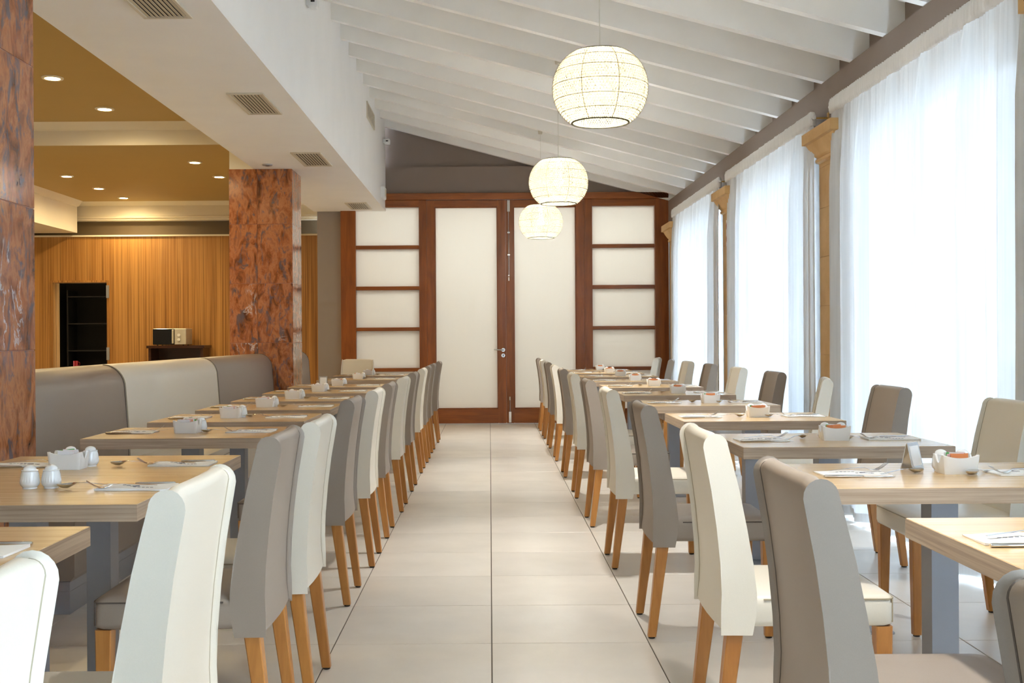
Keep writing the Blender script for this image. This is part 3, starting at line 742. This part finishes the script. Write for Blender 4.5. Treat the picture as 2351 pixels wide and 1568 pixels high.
# ================================================================== PENDANT LAMPS
def pendant(y, label):
    X, Z = .597, 2.495
    o = empty('pendant_lamp', (X, y, Z), label=label, cat='pendant lamp', group='woven globe pendant lamps')
    R = .25; nu, nv = 96, 30
    def pt(t, a, dr=0):   # t 0 bottom .. 1 top
        ph = math.radians(-58+t*(58+62)); rr = (R+dr)*math.cos(ph)**.80; z = (R*.86+dr)*math.sin(ph)*1.0
        return (rr*math.cos(a), rr*math.sin(a), z)
    sh = MB()
    ls = random.Random(int(y*10))
    dots = MB()
    # woven shell: every cell keeps a frame of yarn round a small hole
    for i in range(nv):
        for j in range(nu):
            off = .5 if i % 2 else 0
            t0, t1 = i/nv, (i+1)/nv; a0, a1 = 2*PI*(j+off)/nu, 2*PI*(j+1+off)/nu
            q = [pt(t0, a0), pt(t0, a1), pt(t1, a1), pt(t1, a0)]
            fh = .17*ls.uniform(.6, 1.3); fv = .20*ls.uniform(.6, 1.3)
            ta, tb = t0+(t1-t0)*(.5-fv), t0+(t1-t0)*(.5+fv); aa, ab = a0+(a1-a0)*(.5-fh), a0+(a1-a0)*(.5+fh)
            p = [pt(ta, aa, .003), pt(ta, ab, .003), pt(tb, ab, .003), pt(tb, aa, .003)]
            b0 = len(sh.v); sh.v += q+p
            sh.f += [(b0+k, b0+(k+1) % 4, b0+4+(k+1) % 4, b0+4+k) for k in range(4)]
            g = ls.uniform(.6, 1.25); tc, ac = t0, a0; dt, da = .23*g/nv, .16*g*2*PI/nu
            b0 = len(dots.v); dots.v += [pt(max(0, tc-dt), ac, .004), pt(tc, ac+da, .004), pt(tc+dt, ac, .004), pt(tc, ac-da, .004), pt(tc, ac, .0065)]
            dots.f += [(b0, b0+1, b0+4), (b0+1, b0+2, b0+4), (b0+2, b0+3, b0+4), (b0+3, b0, b0+4)]
    me = bpy.data.meshes.new('woven_shade'); me.from_pydata(sh.v, [], sh.f); me.materials.append(M['pendant_yarn']); me.update()
    shade = place('woven_shade', me, o)
    tag(dots.build('stitch', M['stitch_tan'], shade), kind='stuff')
    hp = MB()
    for t in (.17,.33,.5,.67,.83):
        hp.tube([pt(t, 2*PI*k/48, .003) for k in range(48)], .0015, 5, closed=True)
    hp.build('hoop', M['hoop_tan'], shade)
    rb = MB()
    for k in range(8):
        rb.tube([pt(t/16, 2*PI*k/8+.3, .001) for t in range(17)], .0018, 4)
    rb.build('rib', M['hoop_tan'], shade)
    r0 = pt(0, 0)
    MB().tube([pt(0, 2*PI*k/48) for k in range(48)], .005, 6, closed=True).build('rim', M['pendant_yarn'], shade)
    MB().tube([pt(1, 2*PI*k/48) for k in range(48)], .005, 6, closed=True).build('rim', M['pendant_yarn'], shade)
    MB().lathe([(.001,-.045),(.03,-.038),(.045,-.01),(.042,.02),(.025,.06),(.02,.16),(.001,.16)], 24).build('bulb', M['inner_glow'], o)
    r1 = pt(1, 0); MB().lathe([(.02, r1[2]+.006), (r1[0]*.5, r1[2]+.004), (r1[0]-.003, r1[2]), (r1[0]-.003, r1[2]-.004), (.02, r1[2]+.002)], 40, cap=False).build('top_cap', M['pendant_yarn'], shade)
    zt = zc(X)+.22-Z
    MB().lathe([(.001,.155),(.02,.155),(.02,.215),(.006,.225),(.001,.225)], 14).build('lamp_holder', M['cord_white'], o)
    MB().tube([(0,0,.22),(0,0,zt-.20)], .0035, 6).build('cord', M['cord_white'], o)
    MB().lathe([(.001,zt-.20),(.022,zt-.198),(.034,zt-.10),(.034,zt-.098),(.001,zt-.098)], 20).build('ceiling_cup', M['vent_metal'], o)
    MB().tube([(0,0,zt-.10),(0,0,zt-.001)], .003, 5).build('hook', M['black_matt'], o)
    add_light('pendant_bulb', 'POINT', (0, 0, .005), PENDANT_W, (1, .965, .90), o, shadow_soft_size=.052)
    return o
def pend_y(k): return [5.9, 9.48, 12.75, 2.4, -1.2][k]
pendant(12.75, 'woven cream globe pendant lamp, closest to the wooden screen')
pendant(9.48, 'woven cream globe pendant lamp hanging between the other two')
pendant(5.9, 'woven cream globe pendant lamp, farthest from the wooden screen')
pendant(2.4, 'added unseen woven cream globe pendant lamp above the last tables');  # extra pendant out of view, added to brighten the room

# ================================================================== CEILING FITTINGS
def downlight(x, y, label):
    o = empty('downlight', (x, y, ZC), label=label, cat='downlight', group='recessed downlights in the tan ceiling')
    MB().lathe([(.062,-.012),(.085,-.012),(.09,-.006),(.09,-.0005),(.062,-.0005)], 28, cap=False).build('trim_ring', M['cream_paint'], o)
    MB().lathe([(.001,-.009),(.062,-.009),(.062,-.006),(.001,-.006)], 28).build('lens', M['lamp_glow'], o)
    add_light('downlight_beam', 'SPOT', (0, 0, -.03), DOWN_W*4, WARMER, o, spot_size=math.radians(174), spot_blend=.8, shadow_soft_size=.06)
for x, y, lb in [(-3.63,9.22,'glowing round downlight before the cross beam, farther from the beam'), (-3.63,10.47,'glowing round downlight before the cross beam, right next to the beam'),
              (-3.63,13.67,'glowing downlight of the pillar-side row, just past the cross beam'), (-3.63,14.9,'glowing downlight of the pillar-side row, nearest the striped wall'),
              (-5.63,14.76,'glowing downlight over the doorway row, farthest from striped wall'), (-5.63,15.97,'glowing downlight in the middle of the doorway row'), (-5.63,17.05,'glowing downlight closest to the striped wood wall'),
              (-5.63,9.22,'unseen downlight added for fill behind the near marble pillar, outer row'), (-3.63,6.7,'unseen downlight added for fill above the banquette bench'), (-3.63,4.0,'unseen downlight added for fill behind the near marble pillar')]:  # these three are unseen, added for more light in the buffet room
    downlight(x, y, lb)
def vent(y0, y1, x0, x1, label, n=9):
    o = empty('air_vent', ((x0+x1)/2, (y0+y1)/2, BZ), label=label, cat='air vent', group='slatted air vents under the bulkhead')
    hx, hy = (x1-x0)/2, (y1-y0)/2; f = .022
    MB().box(-hx+f, hx-f, -hy+f, hy-f, -.002, -.0003).build('backing', M['vent_dark'], o)
    MB().rbox(-hx, hx, -hy, -hy+f, -.012, -.0003, .002).rbox(-hx, hx, hy-f, hy, -.012, -.0003, .002).rbox(-hx, -hx+f, -hy+f, hy-f, -.012, -.0003, .002).rbox(hx-f, hx, -hy+f, hy-f, -.012, -.0003, .002).build('frame', M['vent_metal'], o)
    sm = MB().quadgrid([[(-.0115,-hy+f,-.005),(.0095,-hy+f,-.011),(.0105,-hy+f,-.010),(-.0105,-hy+f,-.004)],[(-.0115,hy-f,-.005),(.0095,hy-f,-.011),(.0105,hy-f,-.010),(-.0105,hy-f,-.004)]], closed_u=True, cap=True).mesh('slat', M['vent_metal'])
    for k in range(n): place('slat', sm, o, (-hx+f+(2*hx-2*f)*(k+.5)/n, 0, 0))
vent(5.18, 5.89, -1.83, -1.57, 'cream slatted air vent under bulkhead, farthest from the wooden screen')
vent(7.72, 8.43, -1.83, -1.57, 'cream slatted air vent under bulkhead, midway along the bench')
vent(10.2, 10.98, -1.83, -1.55, 'cream slatted air vent under bulkhead beside the far marble pillar')
vent(14.0, 14.7, -1.83, -1.55, 'cream slatted air vent under bulkhead closest to the wooden screen')
o = empty('ceiling_spot', (-2.18, 10.9, BZ), label='small round chrome spot under bulkhead beside marble pillar', cat='spotlight')
MB().lathe([(.02,-.014),(.045,-.014),(.05,-.008),(.05,-.0005),(.02,-.0005)], 20, cap=False).build('ring', M['steel'], o)
MB().lathe([(.001,-.006),(.02,-.006),(.02,-.001),(.001,-.001)], 16).build('lens', M['black_gloss'], o)
# wall grille on bulkhead face
o = empty('wall_grille', (BX1, 13.1, 3.80), label='small slatted grille high on the white bulkhead face', cat='grille')
MB().box(.0005, .003, -.38, .38, -.075, .075).build('backing', M['vent_dark'], o)
MB().rbox(.0005, .014, -.40, .40, .075, .095, .002).rbox(.0005, .014, -.40, .40, -.095, -.075, .002).rbox(.0005, .014, -.40, -.38, -.075, .075, .002).rbox(.0005, .014, .38, .40, -.075, .075, .002).rbox(.0005, .014, -.01, .01, -.075, .075, .002).build('frame', M['vent_metal'], o)
gs = MB().rbox(.002, .011, -.38, .38, -.003, .003, .001).mesh('slat', M['vent_metal'])
for k in range(7): place('slat', gs, o, (0, 0, -.063+.021*k))
# motion sensors, alarm
def sensor(y, z, label):
    o = empty('motion_sensor', (BX1, y, z), label=label, cat='sensor', group='white sensors on the bulkhead face')
    MB().rbox(.0005, .02, -.03, .03, -.03, .03, .004).build('bracket', M['plastic_white'], o)
    MB().rbox(.021, .09, -.045, .045, -.045, .035, .012).build('housing', M['plastic_white'], o)
    MB().rbox(.04, .07, -.049, -.046, -.006, .008, .001).build('lens', M['black_gloss'], o)
sensor(14.7, 3.78, 'small white motion sensor on bulkhead face next to brown gable')
sensor(8.55, 3.765, 'small white motion sensor high on bulkhead, far from the gable')
o = empty('alarm_sounder', (BX1, 14.45, 3.06), label='white wall alarm box low on the bulkhead end', cat='alarm')
MB().rbox(.0005, .05, -.12, .12, -.075, .085, .012).build('housing', M['plastic_white'], o)
MB().rbox(.05, .054, -.07, .07, -.04, .05, .001).build('grille', M['vent_metal'], o)
# no smoking sign on the second pilaster
o = empty('no_smoking_sign', (2.36, 10.92, 2.19), label='white no-smoking sign with two red circles on limestone pilaster', cat='sign')
MB().rbox(-.004, -.0005, -.075, .075, -.13, .13, .001).build('sign_plate', M['card_white'], o)
for z in (.062, -.062):
    MB().tube([(-.005, .046*math.cos(2*PI*k/28), z+.046*math.sin(2*PI*k/28)) for k in range(28)], .006, 6, closed=True).build('prohibition_ring', M['sign_red'], o)
    MB().tube([(-.0055, .033, z-.033), (-.0055, -.033, z+.033)], .004, 6).build('slash', M['sign_red'], o)
    MB().rbox(-.0052, -.0041, -.027, .027, z-.006, z+.006, .0004).build('symbol', M['black_matt'], o)

# ================================================================== BUFFET ROOM OBJECTS
o = empty('corner_cabinet', (-4.84, 17.2, 0), label='dark wood bow-front cabinet against the striped wood wall', cat='cabinet')
def bow(x, d): return -d-.07*(1-(x/.44)**2)
n = 16
def bowslab(z0, z1, hw, d, over=0):
    rows = []
    for z in (z0, z1):
        row = [(hw, .27, z), (-hw, .27, z)]
        row += [(-hw+2*hw*k/n, bow((-hw+2*hw*k/n), d)-over, z) for k in range(n+1)]
        rows.append(row)
    return MB().quadgrid(rows, closed_u=True, cap=True)
bowslab(1.035, 1.075, .445, .16, .02).build('top', M['dark_cabinet'], o)
MB().rbox(-.42, -.38, -.16, .26, 0, 1.034, .003).build('side_panel', M['dark_cabinet'], o)
MB().rbox(.38, .42, -.16, .26, 0, 1.034, .003).build('side_panel', M['dark_cabinet'], o)
MB().box(-.38, .38, .24, .26, 0, 1.034).build('back_panel', M['dark_cabinet'], o)
bowslab(.50, .53, .375, .12).build('shelf', M['dark_cabinet'], o)
bowslab(.04, .08, .375, .12).build('shelf', M['dark_cabinet'], o)
o = empty('microwave_oven', (-4.93, 17.2, 1.0755), label='silver microwave oven with black door on the dark cabinet', cat='microwave')
MB().rbox(-.255, .255, -.16, .18, .012, .262, .006).build('body', M['oven_silver'], o)
d = MB().rbox(-.253, .075, -.185, -.161, .016, .258, .004).build('door', M['black_gloss'], o)
MB().rbox(.045, .07, -.205, -.186, .03, .245, .005).build('handle', M['oven_silver'], d)
c = MB().rbox(.08, .253, -.18, -.161, .016, .258, .003).build('control_panel', M['oven_silver'], o)
for z in (.16, .09): MB().lathe([(.024,-.0),(.024,.012),(.018,.018),(.001,.018)], 18, (.15, -.198, z), 'y').build('dial', M['plastic_white'], c)
for sx in (-.2, .2):
    for sy in (-.12, .14): MB().lathe([(.001,0),(.012,0),(.012,.012),(.001,.012)], 10, (sx, sy, 0)).build('foot', M['dark_rubber'], o)
o = empty('storeroom_shelf', (-6.45, 18.65, 0), label='shelving unit inside the storeroom, coloured near-black for its shade', cat='shelf')
for z in (.5, 1.0, 1.45, 1.9): MB().rbox(-.58, .58, -.2, .2, z-.02, z, .002).build('shelf_board', M['black_matt'], o)  # boards near-black too, storeroom shade put into their colour
for x in (-.6, .58): MB().rbox(x, x+.02, -.2, .2, 0, 2.0, .002).build('side_panel', M['black_matt'], o)
o = empty('side_counter', (-6.35, 17.98, 0), label='black counter just inside the storeroom doorway', cat='counter')
MB().rbox(-.5, .3, -.05, .2, .70, .73, .003).build('top', M['black_matt'], o)
MB().rbox(-.46, .26, -.03, .18, 0, .699, .003).build('body', M['black_matt'], o)
o = empty('red_mug', (-6.74, 18.0, .731), label='small red mug on the black storeroom counter', cat='mug')
MB().lathe([(.001,0),(.036,0),(.04,.004),(.04,.098),(.037,.1),(.036,.008),(.001,.008)], 20).build('body', M['red_mug'], o)
MB().tube([(.038,0,.08),(.062,0,.075),(.068,0,.05),(.060,0,.028),(.038,0,.022)], .005, 6).build('handle', M['red_mug'], o)
